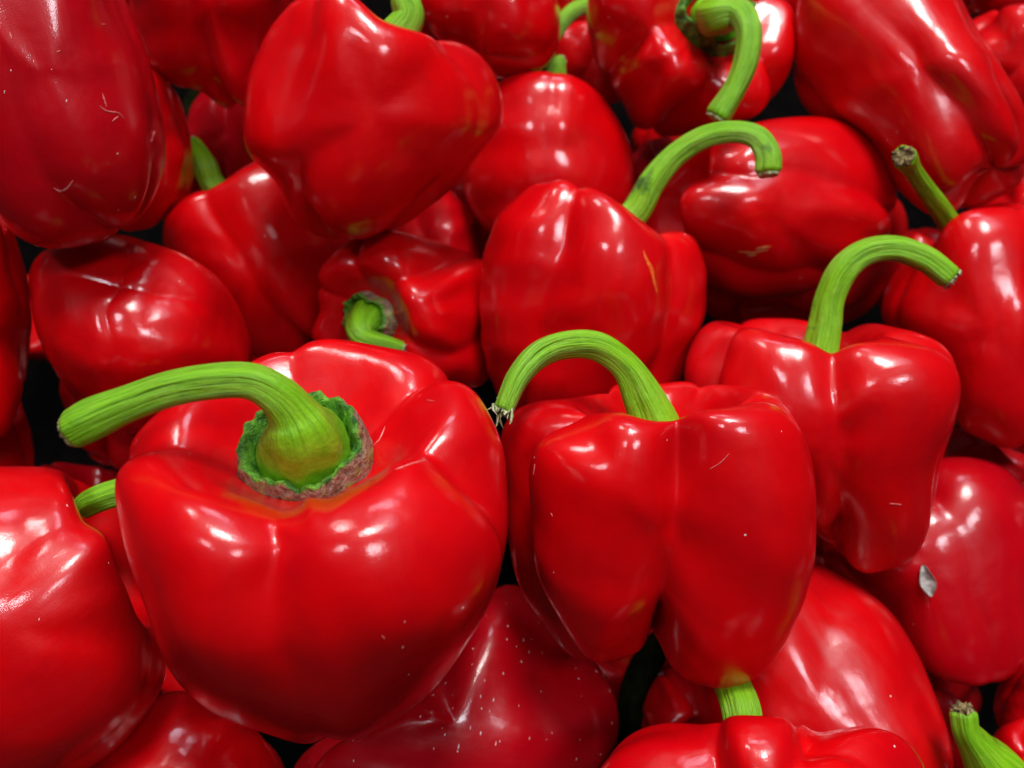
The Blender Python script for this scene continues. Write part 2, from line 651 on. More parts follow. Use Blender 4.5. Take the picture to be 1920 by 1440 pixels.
# ------------------------------------------------------------------ the pile
# ---- front row
pepper('A', 'largest pepper, crown tilted forward with a green bulbous stem curling left',
       outline=[(470, 682), (560, 647), (650, 638), (740, 655), (830, 690), (890, 740), (930, 800), (948, 870), (952, 950),
                (950, 1010), (935, 1080), (912, 1145), (868, 1219), (822, 1283), (785, 1318), (715, 1362), (640, 1390),
                (560, 1390), (483, 1371), (410, 1343), (352, 1299), (312, 1247), (286, 1180), (260, 1102), (234, 1033),
                (220, 940), (218, 900), (232, 855), (262, 810), (300, 773), (340, 745), (400, 712)],
       axis=(-.02, .87, .50), d=.215, notch=.17, bcr=.35, mcr=.25, tcr=1.7, h=.88, taper=.80, crease=.8, dip=1.0, res=(128, 200), seed=3, speck=.04, lump=.018, soft=.16,
       lobes=[(228, 1.03, .02, 0), (315, 1.05, .02, 0), (15, 1.0, .0, 0), (62, .98, .02, 0), (150, 1.0, .02, 0)],
       cax=(-.05, .62, .78), coff=(-.0022, .0002, -.001), calyx=dict(r=.0131, wall=.34, lift=.0050, low=.10, lowdir=285),
       stem=dict(path=[('C', -.007, .0070), ('C', -.003, .0100), ('C', .0010, .0113), ('C', .0050, .0108), (566, 812, -.0115, 72), (550, 775, -.0145, 48), (520, 741, -.017, 39),
                       (470, 716, -.019, 35), (400, 716, -.021, 34), (320, 729, -.022, 34), (240, 758, -.022, 35),
                       (180, 785, -.021, 40), (145, 803, -.020, 38)], dark=.15, n=80, ns=48, ridge=.035, brown=True, rag=.06))

pepper('B', 'upright pepper in front with deep centre crease and stem arching left to a ragged tip',
       outline=[(1000, 752), (1070, 752), (1130, 728), (1200, 720), (1290, 718), (1340, 722), (1390, 725), (1440, 738), (1488, 780),
                (1518, 850), (1530, 930), (1530, 1010), (1525, 1070), (1503, 1140), (1475, 1200), (1440, 1250), (1400, 1280),
                (1350, 1293), (1300, 1280), (1262, 1250), (1235, 1215), (1215, 1196), (1195, 1215), (1160, 1238), (1110, 1242),
                (1060, 1220), (1010, 1165), (975, 1100), (957, 1040), (950, 960), (943, 880), (940, 820), (960, 775)],
       axis=(.02, .98, .17), d=.248, mcr=1.7, bcr=1.3, notch=.05, h=1.12, taper=.78, crease=1.15, bcrease=1.7, dip=1.1, res=(128, 200), seed=5, speck=.04, lump=.014,
       lobes=[(232, 1.0, .0, .0), (308, 1.02, .02, .12), (12, 1.0, .03, 0), (90, 1.0, .05, 0), (165, 1.0, 0, 0)],
       calyx=dict(r=.010, wall=.2),
       stem=dict(path=[('C', -.001, .0085), ('C', .005, .0075), (1203, 742, -.002, 38), (1172, 686, -.004, 28), (1120, 649, -.006, 27),
                       (1060, 646, -.009, 26), (1010, 664, -.012, 25), (972, 706, -.015, 22), (946, 765, -.017, 19)],
                 dark=.15, n=70, ns=40, rag=.5))

pepper('C', 'upright pepper at right with a thick stem arching to the right over its crown',
       outline=[(1283, 690), (1295, 645), (1330, 610), (1375, 600), (1410, 602), (1470, 597), (1530, 605), (1560, 632), (1600, 612),
                (1650, 607), (1700, 622), (1740, 630), (1780, 660), (1798, 710), (1795, 770), (1775, 830), (1760, 880),
                (1748, 950), (1735, 1010), (1700, 1055), (1650, 1072), (1590, 1055), (1550, 1020), (1500, 980), (1430, 940),
                (1350, 870), (1300, 780)],
       axis=(-.16, .98, .1), d=.288, frost=.7, bcr=1.0, notch=.07, h=1.1, taper=.72, crease=1.1, res=(110, 170), seed=8, speck=.05,
       lobes=[(222, 1.0, .02, -.35), (300, 1.04, 0, .12), (352, 1.0, -.02, -.1), (90, 1.0, 0, 0), (168, 1.0, 0, -.2)],
       calyx=dict(r=.009, wall=.2),
       stem=dict(path=[('C', -.001, .007), ('C', .004, .006), (1548, 612, -.002, 30), (1556, 560, -.003, 27), (1582, 507, -.005, 27),
                       (1625, 474, -.007, 25), (1680, 466, -.009, 24), (1735, 485, -.010, 24), (1778, 518, -.011, 23)],
                 dark=.9, n=70, ns=36, rag=.25))

pepper('X', 'big smooth pepper cut off by the left edge, lower left corner',
       outline=[(-250, 900), (-100, 880), (30, 874), (100, 880), (155, 902), (198, 936), (245, 958), (270, 1050), (290, 1120),
                (312, 1200), (307, 1280), (250, 1370), (180, 1432), (80, 1480), (-60, 1500), (-200, 1450), (-300, 1300), (-320, 1080)],
       axis=(.75, .6, -.3), d=.235, ws=2.2, frost=1.0, round=1, lump=.01, h=1.05, taper=.85, crease=.3, seed=11, speck=.08, res=(96, 150),
       stem=dict(path=[(160, 950, .004, 22), (175, 940, .002, 24), (200, 929, .0, 25), (250, 915, .004, 25), (310, 895, .01, 24)], dark=.1))

pepper('Y', 'smooth pepper at the bottom edge below the large tilted one',
       outline=[(180, 1432), (240, 1360), (300, 1305), (360, 1297), (430, 1330), (490, 1380), (533, 1440), (545, 1540), (440, 1640),
                (260, 1660), (150, 1560)],
       axis=(-.3, -.6, .5), d=.262, round=1, h=1.0, crease=.4, seed=12)

pepper('W', 'dark crimson pepper dotted with tiny droplets, bottom centre between the two front ones',
       outline=[(550, 1460), (580, 1400), (700, 1340), (800, 1250), (870, 1170), (915, 1110), (945, 1098), (1000, 1115), (1060, 1180),
                (1110, 1235), (1148, 1290), (1160, 1370), (1130, 1440), (1080, 1540), (900, 1620), (700, 1600), (580, 1530)],
       axis=(-.75, .2, .2), d=.285, frost=.7, h=1.2, crease=.25, seed=14, tone=.5, speck=.2, res=(96, 150), lump=.015)

pepper('V', 'bright pepper at the bottom edge with a short upright pale green stem',
       outline=[(1110, 1480), (1150, 1410), (1200, 1368), (1250, 1357), (1295, 1358), (1322, 1360), (1360, 1346), (1425, 1341), (1490, 1352),
                (1545, 1378), (1590, 1362), (1650, 1366), (1700, 1395), (1735, 1440), (1745, 1540), (1680, 1660), (1500, 1740),
                (1300, 1720), (1170, 1640), (1115, 1560)],
       axis=(-.03, .92, -.38), d=.222, h=.95, crease=.6, seed=17, speck=.1, res=(96, 150),
       lobes=[(200, 1.0, .0, 0), (270, 1.0, .03, 0), (335, 1.0, .0, 0), (75, .95, -.12, 0), (135, 1.0, -.05, 0)],
       stem=dict(path=[('C', -.001, .0055), ('C', .004, .005), (1390, 1335, .004, 36), (1380, 1305, .008, 34), (1368, 1276, .014, 32)], dark=.05))

pepper('U', 'glossy pepper at lower right with a long scuffed highlight, cut by the bottom edge',
       outline=[(1290, 1260), (1380, 1120), (1460, 1065), (1527, 1062), (1590, 1085), (1647, 1128), (1693, 1180), (1729, 1243), (1757, 1314),
                (1780, 1385), (1787, 1460), (1750, 1560), (1600, 1620), (1450, 1560), (1340, 1440), (1290, 1340)],
       axis=(-.5, .72, -.35), d=.290, frost=1.0, round=1, h=1.1, crease=.3, seed=19, speck=.05, res=(96, 150), lump=.012)

pepper('T', 'deep red pepper at right with a small grey dried flake stuck on it',
       outline=[(1540, 1030), (1590, 940), (1680, 880), (1780, 858), (1840, 862), (1895, 885), (1940, 950), (1962, 1050), (1955, 1150),
                (1930, 1225), (1895, 1268), (1850, 1284), (1800, 1281), (1745, 1262), (1700, 1220), (1640, 1150), (1570, 1090)],
       axis=(.25, -.9, .05), d=.325, frost=.5, round=1, lump=.012, h=1.1, crease=.5, seed=23, tone=.4, res=(96, 150))

# ---- middle
pepper('F', 'tall pepper in the centre with a split scar and stem curling up to the right',
       outline=[(1060, 343), (1100, 350), (1150, 375), (1190, 402), (1225, 434), (1243, 438), (1265, 431), (1290, 440), (1315, 470),
                (1325, 530), (1318, 600), (1295, 670), (1265, 740), (1230, 800), (1100, 830), (980, 800), (930, 735), (905, 650),
                (900, 560), (910, 470), (935, 405), (980, 360), (1020, 342)],
       axis=(.30, .93, .2), d=.318, h=1.15, taper=.85, crease=.65, seed=29, res=(96, 150), speck=.05,
       lobes=[(205, 1.0, .06, 0), (275, 1.0, .0, 0), (340, 1.0, -.02, 0), (60, 1.0, -.05, 0), (135, 1.0, 0, 0)],
       stem=dict(path=[('C', -.001, .007), ('C', .005, .006), (1190, 400, -.002, 27), (1222, 345, -.004, 25), (1268, 292, -.007, 22),
                       (1322, 258, -.010, 21), (1378, 249, -.013, 20), (1420, 260, -.016, 21), (1440, 290, -.018, 23), (1442, 318, -.018, 24)],
                 dark=.8, n=70, ns=32, rag=.08))

pepper('I', 'small knobbly pepper facing left showing its sunken calyx and short bent stem',
       outline=[(655, 452), (700, 433), (760, 437), (830, 455), (880, 478), (925, 500), (945, 600), (930, 690), (890, 725),
                (800, 720), (700, 700), (620, 660), (585, 630), (590, 603), (606, 585), (598, 560), (597, 520), (615, 485), (635, 465)],
       axis=(-.52, -.28, .82), d=.338, h=1.1, crease=.65, dip=.55, seed=31, res=(96, 160), lump=.012,
       lobes=[(20, 1, 0, 0), (75, 1, 0, 0), (130, 1, .03, 0), (180, 1, 0, 0), (250, 1, 0, 0), (310, 1, 0, 0)],
       calyx=dict(r=.0092, wall=.45, lift=.002, brown=.75),
       stem=dict(path=[('C', -.003, .0062), ('C', .001, .0077), ('C', .0045, .0070), (676, 618, -.010, 26), (684, 634, -.0125, 20), (712, 643, -.014, 17), (752, 654, -.014, 14)],
                 dark=.2, n=40))

pepper('G', 'rounded pepper at left with its dimpled blossom end showing and two bright spots of light',
       outline=[(55, 530), (65, 485), (100, 463), (160, 447), (220, 440), (280, 455), (340, 475), (400, 513), (440, 562),
                (465, 620), (472, 680), (450, 740), (400, 790), (300, 815), (200, 800), (135, 740), (100, 690), (68, 620)],
       axis=(-.15, -.42, -.88), d=.308, round=1, bdip=.9, h=.95, crease=.3, bcrease=.5, seed=37, res=(96, 150))

pepper('Gb', 'shaded pepper tucked under the dimpled one, below the long curling stem',
       outline=[(120, 700), (220, 640), (330, 660), (400, 740), (360, 840), (290, 875), (225, 880), (165, 852), (130, 790)],
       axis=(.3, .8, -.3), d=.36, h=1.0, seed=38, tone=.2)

pepper('H', 'smooth pepper behind the dimpled one with a stubby green stem at its left shoulder',
       outline=[(305, 432), (325, 390), (365, 362), (405, 350), (440, 325), (475, 305), (540, 290), (600, 340), (640, 400), (665, 470),
                (650, 550), (615, 610), (590, 655), (540, 672), (470, 665), (430, 610), (370, 540), (315, 480)],
       axis=(-.45, .85, .2), d=.37, h=1.1, crease=.7, seed=41, res=(96, 150),
       stem=dict(path=[('C', -.001, .006), ('C', .004, .005), (400, 345, -.002, 23), (383, 308, -.004, 22), (362, 275, 0, 20)], dark=.05))

pepper('Q', 'pepper lying on its side under a curled stem, brown scuff mark on its flank',
       outline=[(1200, 420), (1225, 350), (1290, 290), (1350, 252), (1420, 229), (1500, 219), (1570, 225), (1620, 250), (1660, 300),
                (1678, 360), (1672, 420), (1640, 470), (1590, 510), (1520, 545), (1450, 560), (1380, 555), (1310, 530), (1240, 480)],
       axis=(-.85, .15, .1), d=.36, tcr=.4, h=1.1, crease=.6, seed=43, res=(96, 150), speck=.04,
       lobes=[(30, 1, 0, 0), (110, 1, 0, 0), (180, 1, 0, 0), (250, 1, 0, 0), (310, 1, 0, 0)])

pepper('Qb', 'pepper mostly hidden beneath the one lying on its side',
       outline=[(1320, 480), (1450, 400), (1600, 350), (1670, 362), (1698, 400), (1700, 450), (1680, 510), (1630, 580), (1560, 612), (1440, 612),
                (1350, 600), (1300, 550)],
       axis=(.6, .5, -.3), d=.435, h=1.1, seed=44)

pepper('R', 'orange-red pepper at the right edge with a straight stem leaning left, brown cut tip',
       outline=[(1745, 470), (1770, 425), (1800, 402), (1860, 385), (1920, 383), (2000, 410), (2050, 520), (2050, 700), (1990, 840),
                (1920, 850), (1840, 822), (1790, 793), (1720, 710), (1670, 630), (1655, 580), (1665, 530), (1700, 490)],
       axis=(-.12, .97, .02), d=.325, h=1.1, crease=.7, seed=47, res=(96, 150),
       stem=dict(path=[('C', -.001, .006), ('C', .004, .005), (1786, 425, -.004, 20), (1745, 368, -.020, 18), (1712, 322, -.034, 16), (1700, 302, -.040, 20), (1695, 294, -.045, 22)],
                 dark=.05, brown=True, rag=.3))

pepper('Z', 'red pepper at the left edge beside the dimpled one',
       outline=[(-150, 450), (-60, 395), (0, 400), (30, 450), (50, 520), (57, 600), (52, 680), (38, 750), (10, 812), (-60, 850), (-150, 770), (-180, 600)],
       axis=(-.2, .9, .3), d=.30, h=1.15, crease=.6, seed=51)
pepper('Zb', 'shaded sliver of pepper at the left edge above the lower left one',
       outline=[(-120, 800), (-60, 720), (20, 730), (52, 790), (64, 850), (58, 920), (0, 980), (-90, 960)],
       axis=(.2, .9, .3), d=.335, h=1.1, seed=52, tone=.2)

# ---- back rows
pepper('E', 'tall tapering pepper at top centre-left with an upright green stem',
       outline=[(500, 62), (540, 12), (600, -18), (660, -12), (700, 28), (760, 52), (830, 75), (880, 88), (920, 128), (940, 180),
                (930, 240), (895, 292), (860, 340), (810, 385), (750, 425), (680, 447), (610, 445), (560, 420), (532, 380),
                (522, 345), (490, 315), (462, 280), (457, 230), (463, 160), (480, 110)],
       axis=(.15, .95, .25), d=.300, round=1, dip=.9, lump=.008, mcr=.5, bcr=.2, ws=3.2, h=1.05, taper=1.0, crease=.6, seed=53, res=(96, 150),
       lobes=[(190, 1, .0, 0), (284, 1, .02, .0), (22, 1, .0, 0), (105, 1, .0, 0)],
       calyx=dict(r=.0105, wall=.2, brown=.4),
       stem=dict(path=[('C', -.001, .0085), ('C', .003, .0075), (765, 38, -.003, 30), (762, 0, -.004, 28), (775, -60, -.004, 27), (800, -110, -.004, 27)], dark=.1))

pepper('D', 'large dull crimson pepper filling the top left corner with scuffs and a round dent',
       outline=[(-120, -150), (80, -190), (190, -90), (240, 10), (272, 90), (297, 180), (309, 260), (305, 325), (280, 385), (240, 425),
                (190, 452), (120, 466), (60, 456), (10, 422), (-40, 340), (-90, 200), (-130, 0)],
       axis=(-.25, .9, .2), d=.264, frost=.7, round=1, h=1.25, crease=.35, seed=57, tone=.45, speck=.04, res=(110, 170), lump=.012)

pepper('K', 'bright red slice of pepper between the crimson corner one and a short green stem',
       outline=[(110, 240), (180, 140), (270, 120), (325, 165), (350, 230), (363, 300), (360, 350), (340, 388), (310, 408), (270, 430), (180, 420), (120, 340)],
       axis=(.1, .9, .3), d=.345, h=1.1, crease=.5, seed=59)

pepper('J', 'ribbed pepper at the top edge between the corner one and the tall tapering one',
       outline=[(235, -60), (245, 30), (265, 100), (290, 138), (335, 162), (380, 172), (410, 192), (450, 208), (500, 170), (540, 60),
                (540, -80), (460, -170), (320, -180), (250, -130)],
       axis=(-.1, .75, .5), d=.335, ws=4.0, h=1.0, crease=1.0, seed=61, res=(96, 150), tone=.15)

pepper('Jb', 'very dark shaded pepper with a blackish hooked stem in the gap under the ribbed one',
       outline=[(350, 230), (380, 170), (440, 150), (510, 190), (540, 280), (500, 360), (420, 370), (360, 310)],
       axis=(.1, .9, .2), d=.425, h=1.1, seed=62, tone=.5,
       stem=dict(path=[(405, 184, .0, 15), (374, 176, -.002, 14), (356, 200, -.004, 14), (358, 250, -.006, 14), (374, 300, -.004, 14)], dark=1, painted_shade=True))

pepper('L', 'plain smooth pepper at the top edge right of the upright stem',
       outline=[(780, -60), (850, -150), (940, -170), (1010, -100), (1046, 0), (1050, 50), (1040, 100), (1010, 135), (960, 146), (900, 135),
                (840, 90), (790, 30)],
       axis=(0, .9, -.4), d=.355, round=1, h=1.1, crease=.3, seed=67)

pepper('M', 'egg-shaped pepper behind the centre one with a square highlight and tiny stem nub',
       outline=[(868, 330), (880, 250), (905, 190), (945, 148), (990, 135), (1050, 137), (1100, 155), (1142, 198), (1172, 250), (1188, 305),
                (1185, 360), (1165, 410), (1110, 455), (1000, 475), (930, 448), (885, 395)],
       axis=(.1, .93, .0), d=.375, round=1, h=1.15, crease=.35, taper=.9, seed=71, res=(96, 150),
       stem=dict(path=[('C', -.001, .005), ('C', .004, .0045), (1040, 140, -.003, 20), (1045, 122, -.004, 17), (1052, 112, -.004, 11)], dark=.3, n=20))

pepper('N', 'pepper at top right of centre facing forward, stem hooking down from a leafy calyx',
       outline=[(1100, 40), (1115, -30), (1180, -80), (1290, -110), (1400, -80), (1470, -10), (1493, 60), (1482, 130), (1452, 180), (1410, 222),
                (1350, 243), (1290, 254), (1230, 251), (1192, 236), (1167, 195), (1145, 155), (1110, 100)],
       axis=(.3, .1, .95), d=.365, h=.9, crease=1.1, dip=.6, seed=73, res=(96, 160), lump=.012,
       lobes=[(170, 1, 0, 0), (230, 1, 0, 0), (290, 1, 0, 0), (345, 1, 0, 0), (60, 1, 0, 0), (115, 1, 0, 0)],
       calyx=dict(r=.0145, wall=.45, lift=.002, brown=.30),
       stem=dict(path=[('C', -.001, .009), ('C', .003, .0105), ('C', .007, .0085), (1345, 30, -.022, 38), (1385, 25, -.03, 26), (1405, 55, -.034, 24), (1400, 110, -.034, 23),
                       (1378, 165, -.033, 21), (1348, 215, -.031, 24)], dark=.25, n=60, brown=False, rag=.1))

pepper('O', 'long pepper in the top right with broad frosted highlights down its side',
       outline=[(1487, 120), (1490, 30), (1520, -60), (1600, -130), (1700, -130), (1780, -40), (1830, 50), (1882, 130), (1925, 210), (1940, 290),
                (1905, 350), (1840, 382), (1790, 402), (1735, 398), (1680, 350), (1620, 280), (1545, 235), (1500, 190)],
       axis=(-.45, .80, -.42), d=.342, frost=1.0, h=1.2, crease=.5, seed=79, res=(96, 150), lump=.018,
       lobes=[(200, 1, 0, 0), (265, 1, 0, 0), (335, 1, 0, 0), (60, 1, 0, 0), (130, 1, 0, 0)])

pepper('S', 'pepper at the right edge behind the long one',
       outline=[(1790, 80), (1820, 40), (1870, 18), (1930, 5), (2000, 15), (2040, 100), (2020, 200), (1960, 240), (1880, 230), (1810, 160)],
       axis=(.2, .9, .3), d=.385, h=1.1, seed=83)

pepper('Sb', 'pepper peeping out at the right edge between the long one and the orange-red one',
       outline=[(1800, 440), (1830, 370), (1880, 335), (1930, 310), (2000, 330), (2030, 420), (1980, 500), (1880, 520), (1810, 490)],
       axis=(.3, .9, .3), d=.385, h=1.1, seed=84)
pepper('Sc', 'pepper glimpsed behind the straight leaning stem',
       outline=[(1640, 560), (1650, 480), (1690, 440), (1730, 428), (1780, 440), (1830, 500), (1800, 580), (1700, 620)],
       axis=(.1, .9, .3), d=.445, h=1.0, seed=85)
pepper('Sd', 'pepper at the top right corner above the right edge one',
       outline=[(1720, -40), (1790, -90), (1880, -90), (1930, -40), (1915, 10), (1850, 28), (1780, 20), (1730, 0)],
       axis=(.3, .3, .8), d=.42, h=1.0, seed=86)
pepper('Se', 'pepper at the top edge between the forward-facing one and the long one',
       outline=[(1400, -60), (1450, -120), (1540, -110), (1570, -40), (1550, 40), (1500, 75), (1440, 60), (1405, 10)],
       axis=(.1, .9, .3), d=.40, h=1.0, seed=87)
pepper('Sf', 'small shaded pepper with a thin green stem curving above it at the top edge',
       outline=[(1030, 60), (1060, 45), (1110, 40), (1160, 60), (1190, 110), (1180, 170), (1130, 200), (1070, 185), (1030, 140)],
       axis=(.3, .9, .2), d=.415, h=1.0, seed=88,
       stem=dict(path=[('C', -.001, .005), (1150, 30, -.02, 14), (1125, 8, -.035, 14), (1085, 16, -.04, 15), (1055, 42, -.04, 15), (1035, 70, -.04, 15)], dark=.05))
pepper('Sg', 'pepper at the very top edge above the thin curved green stem',
       outline=[(1000, -100), (1090, -140), (1160, -80), (1160, 10), (1110, 50), (1040, 40), (1000, -20)],
       axis=(.1, .9, .3), d=.43, h=1.0, seed=89)
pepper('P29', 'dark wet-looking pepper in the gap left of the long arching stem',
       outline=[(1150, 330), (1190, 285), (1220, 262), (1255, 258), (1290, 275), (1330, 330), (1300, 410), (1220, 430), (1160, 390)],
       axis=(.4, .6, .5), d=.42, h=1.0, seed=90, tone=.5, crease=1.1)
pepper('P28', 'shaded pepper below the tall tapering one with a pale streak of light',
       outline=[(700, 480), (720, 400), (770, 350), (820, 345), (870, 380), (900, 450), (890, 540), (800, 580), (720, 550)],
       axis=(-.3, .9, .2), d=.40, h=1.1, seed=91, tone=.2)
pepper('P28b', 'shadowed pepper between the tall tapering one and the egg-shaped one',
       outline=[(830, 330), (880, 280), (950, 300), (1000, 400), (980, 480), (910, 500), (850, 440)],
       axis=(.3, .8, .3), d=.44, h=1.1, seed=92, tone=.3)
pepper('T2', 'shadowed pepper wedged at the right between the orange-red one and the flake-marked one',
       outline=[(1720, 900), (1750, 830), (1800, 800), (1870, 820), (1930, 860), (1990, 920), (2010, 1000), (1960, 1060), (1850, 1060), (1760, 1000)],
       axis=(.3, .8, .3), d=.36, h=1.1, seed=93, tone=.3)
pepper('U2', 'shaded pepper between the right upright one and the scuffed lower right one',
       outline=[(1440, 1110), (1480, 1060), (1535, 1040), (1585, 1050), (1625, 1085), (1650, 1130), (1650, 1220), (1560, 1260), (1460, 1210)],
       axis=(.2, .9, .1), d=.345, h=1.1, seed=94)
pepper('P33', 'small dark round-lobed pepper in the gap under the front upright one',
       outline=[(1205, 1330), (1225, 1280), (1265, 1250), (1310, 1262), (1340, 1290), (1348, 1330), (1340, 1400), (1280, 1450), (1220, 1430), (1200, 1380)],
       axis=(.3, -.3, .8), d=.303, h=.9, seed=95, tone=.1, crease=1.2)
pepper('P36', 'dim red pepper in the gap under the left lobe of the front upright one',
       outline=[(1060, 1240), (1110, 1190), (1180, 1170), (1250, 1190), (1290, 1260), (1270, 1350), (1180, 1400), (1090, 1370), (1050, 1300)],
       axis=(.1, .8, .3), d=.35, h=1.0, seed=96, tone=.2)
pepper('P33s', 'mostly hidden pepper whose stem, coloured dark as shade, curves up behind the bottom edge one',
       outline=[(1080, 1500), (1130, 1430), (1190, 1400), (1260, 1420), (1300, 1500), (1290, 1600), (1200, 1660), (1100, 1620)],
       axis=(0, .95, .1), d=.29, h=1.0, seed=97, tone=.2,
       stem=dict(path=[('C', -.001, .005), (1186, 1372, .016, 27), (1188, 1310, .024, 27), (1210, 1250, .030, 27), (1245, 1205, .034, 27), (1290, 1180, .036, 26)], dark=1, painted_shade=True))
pepper('P32a', 'shaded pepper at the right edge below the flake-marked one',
       outline=[(1865, 1340), (1875, 1280), (1900, 1230), (1950, 1200), (2020, 1230), (2050, 1320), (2000, 1400), (1910, 1410)],
       axis=(.1, .9, .3), d=.31, h=1.1, seed=98, tone=.2)
pepper('P32b', 'small bright pepper in the bottom right corner',
       outline=[(1850, 1420), (1870, 1370), (1910, 1348), (1970, 1345), (2040, 1390), (2060, 1480), (2000, 1560), (1900, 1550), (1850, 1490)],
       axis=(.1, .8, .5), d=.295, h=1.0, seed=99)
pepper('P32c', 'pepper below the corner with a stubby green stem and brown cut end poking up',
       outline=[(1730, 1530), (1780, 1460), (1850, 1425), (1930, 1440), (1990, 1500), (1990, 1620), (1880, 1700), (1770, 1660)],
       axis=(.0, .8, .6), d=.262, h=1.0, seed=100,
       calyx=dict(r=.011, wall=.3, brown=.3),
       stem=dict(path=[('C', -.001, .011), ('C', .004, .0095), (1868, 1452, -.005, 56), (1838, 1408, -.008, 36), (1812, 1370, -.010, 25), (1806, 1338, -.010, 24)],
                 dark=.7, brown=True, n=30, rag=.35))
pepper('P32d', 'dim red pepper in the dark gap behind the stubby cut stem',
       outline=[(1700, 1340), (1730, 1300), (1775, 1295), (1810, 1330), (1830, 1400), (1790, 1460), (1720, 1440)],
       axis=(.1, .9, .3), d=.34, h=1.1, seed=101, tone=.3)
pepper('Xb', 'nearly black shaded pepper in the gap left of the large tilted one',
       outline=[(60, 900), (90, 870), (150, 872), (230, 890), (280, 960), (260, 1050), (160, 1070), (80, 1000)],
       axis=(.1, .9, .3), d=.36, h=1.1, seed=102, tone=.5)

# ------------------------------------------------------------------ marks and small things on the skins
def tree_of(key):
    P, F, root, org, S = BODIES[key]
    return BVHTree.FromPolygons(P.tolist(), [tuple(map(int, f)) for f in F]), root, org


def hit(tree, px, py):
    d = at(px, py, 1.0)-CAM
    d /= np.linalg.norm(d)
    loc, n, i, dist = tree.ray_cast(Vector(CAM), Vector(d))
    if loc is None:
        return None
    n = np.array(n)
    if n @ d > 0:
        n = -n
    return np.array(loc), n


def strip_mark(key, name, pts, wid, mat, lift=.0002, label=None):
    """a thin raised sliver that follows the skin along a line"""
    tree, root, org = tree_of(key)
    P = catmull(pts, 26)
    rng = np.random.RandomState(len(pts)+int(pts[0][0]))
    T = np.gradient(P, axis=0)
    T /= np.linalg.norm(T, axis=1, keepdims=True)
    N = np.stack([-T[:, 1], T[:, 0]], -1)
    rows = []
    m = len(P)
    for i in range(m):
        wv = wid*math.sin(math.pi*(i+.5)/m)**.6*(1+rng.uniform(-.35, .35))
        row = []
        for k, (f, l) in enumerate(((-1, -.5), (-.5, .7), (0, 1), (.5, .7), (1, -.5))):
            h = hit(tree, *(P[i]+N[i]*wv*f))
            if h is None:
                return None
            row.append(h[0]+h[1]*lift*l)
        rows += row
    o = make_mesh(name, np.array(rows), grid_faces(m, 5, closed=False), mat, root, org)
    return o


def droplets(key, region, count, seed, mat, size=(.0004, .0009), name='droplets'):
    tree, root, org = tree_of(key)
    rng = np.random.RandomState(seed)
    V, F = [], []
    k = 0
    x0, y0, x1, y1 = region
    while k < count:
        px, py = rng.uniform(x0, x1), rng.uniform(y0, y1)
        h = hit(tree, px, py)
        k += 1
        if h is None:
            continue
        p, n = h
        v = UP*math.cos(.2)+RT*math.sin(.2)-n*((UP*math.cos(.2)+RT*math.sin(.2)) @ n)
        v /= np.linalg.norm(v)
        u = np.cross(v, n)
        s = rng.uniform(*size)*(1.6 if rng.rand() < .12 else 1)
        a, b = s*rng.uniform(.8, 2.0), s*rng.uniform(.35, .6)
        base = len(V)
        for r_, hgt in ((1, -.1), (.75, .28), (.35, .42)):
            for j in range(6):
                an = j*math.pi/3
                tip = 1+.35*math.sin(an)
                V.append(p+v*a*r_*math.sin(an)+u*b*r_*math.cos(an)/tip+n*b*hgt)
        V.append(p+n*b*.48)
        for rr in range(2):
            for j in range(6):
                F.append((base+rr*6+j, base+rr*6+(j+1) % 6, base+rr*6+6+(j+1) % 6, base+rr*6+6+j))
        for j in range(6):
            F.append((base+12+j, base+12+(j+1) % 6, base+18))
    o = make_mesh(name, V, F, mat, root, org)
    o['kind'] = 'stuff'
    return o


M_SCAR = simple('scar_orange', (.75, .06, .004), (.80, .22, .03), 900, .5, .0003)
M_SCUFF = simple('scuff_brown', (.42, .05, .01), (.55, .25, .08), 1500, .7, .0004)
M_DUST = simple('dried_speck', (.70, .45, .42), (.85, .7, .68), 900, .35, .0002)
M_SCRATCH = simple('scratch_pinkish', (.55, .05, .05), (.72, .25, .24), 900, .35, .0002)
M_FLAKE = simple('dry_flake', (.22, .20, .18), (.62, .60, .56), 500, .8, .0006)

strip_mark('F', 'scar', [(1206, 470), (1213, 488), (1222, 505), (1226, 525), (1232, 550)], 3.6, M_SCAR, .0003)
for q in ([(1384, 472), (1410, 474), (1440, 468)], [(1400, 480), (1418, 478)], [(1418, 467), (1445, 462)]):
    strip_mark('Q', 'scuff', q, 3.0, M_SCUFF, .0002)
for q in ([(186, 198), (200, 208), (222, 212), (232, 222)], [(210, 228), (222, 218)], [(192, 175), (200, 200)], [(284, 265), (290, 246)],
          [(106, 98), (114, 95)], [(190, 45), (198, 46)], [(18, 60), (22, 74)]):
    strip_mark('D', 'scuff', q, 1.8, M_SCRATCH, .0002)
for q in ([(700, 835), (712, 822), (722, 800)], [(742, 880), (775, 868), (800, 862)], [(716, 1192), (721, 1196)], [(800, 750), (815, 752)]):
    strip_mark('A', 'scuff', q, 1.2, M_SCRATCH, .00015)
for q in ([(1330, 880), (1350, 868), (1368, 850)], [(1003, 870), (1000, 890)], [(1033, 962), (1036, 968)]):
    strip_mark('B', 'scuff', q, 1.0, M_SCRATCH, .00015)
for q in ([(1668, 944), (1690, 946)],):
    strip_mark('C', 'scuff', q, 1.2, M_SCRATCH, .0002)
strip_mark('D', 'dent_edge', [(100, 352), (113, 359), (127, 352), (137, 338)], 3.0, M_SCRATCH, .00015)
droplets('W', (640, 1120, 1160, 1440), 85, 4, M_DUST, (.0001, .00042))
droplets('X', (20, 900, 260, 1200), 3, 5, M_DUST, (.0002, .0004))
droplets('A', (600, 1040, 900, 1340), 3, 6, M_DUST, (.00015, .0003))
droplets('B', (1000, 800, 1500, 1150), 4, 7, M_DUST, (.00012, .00025))
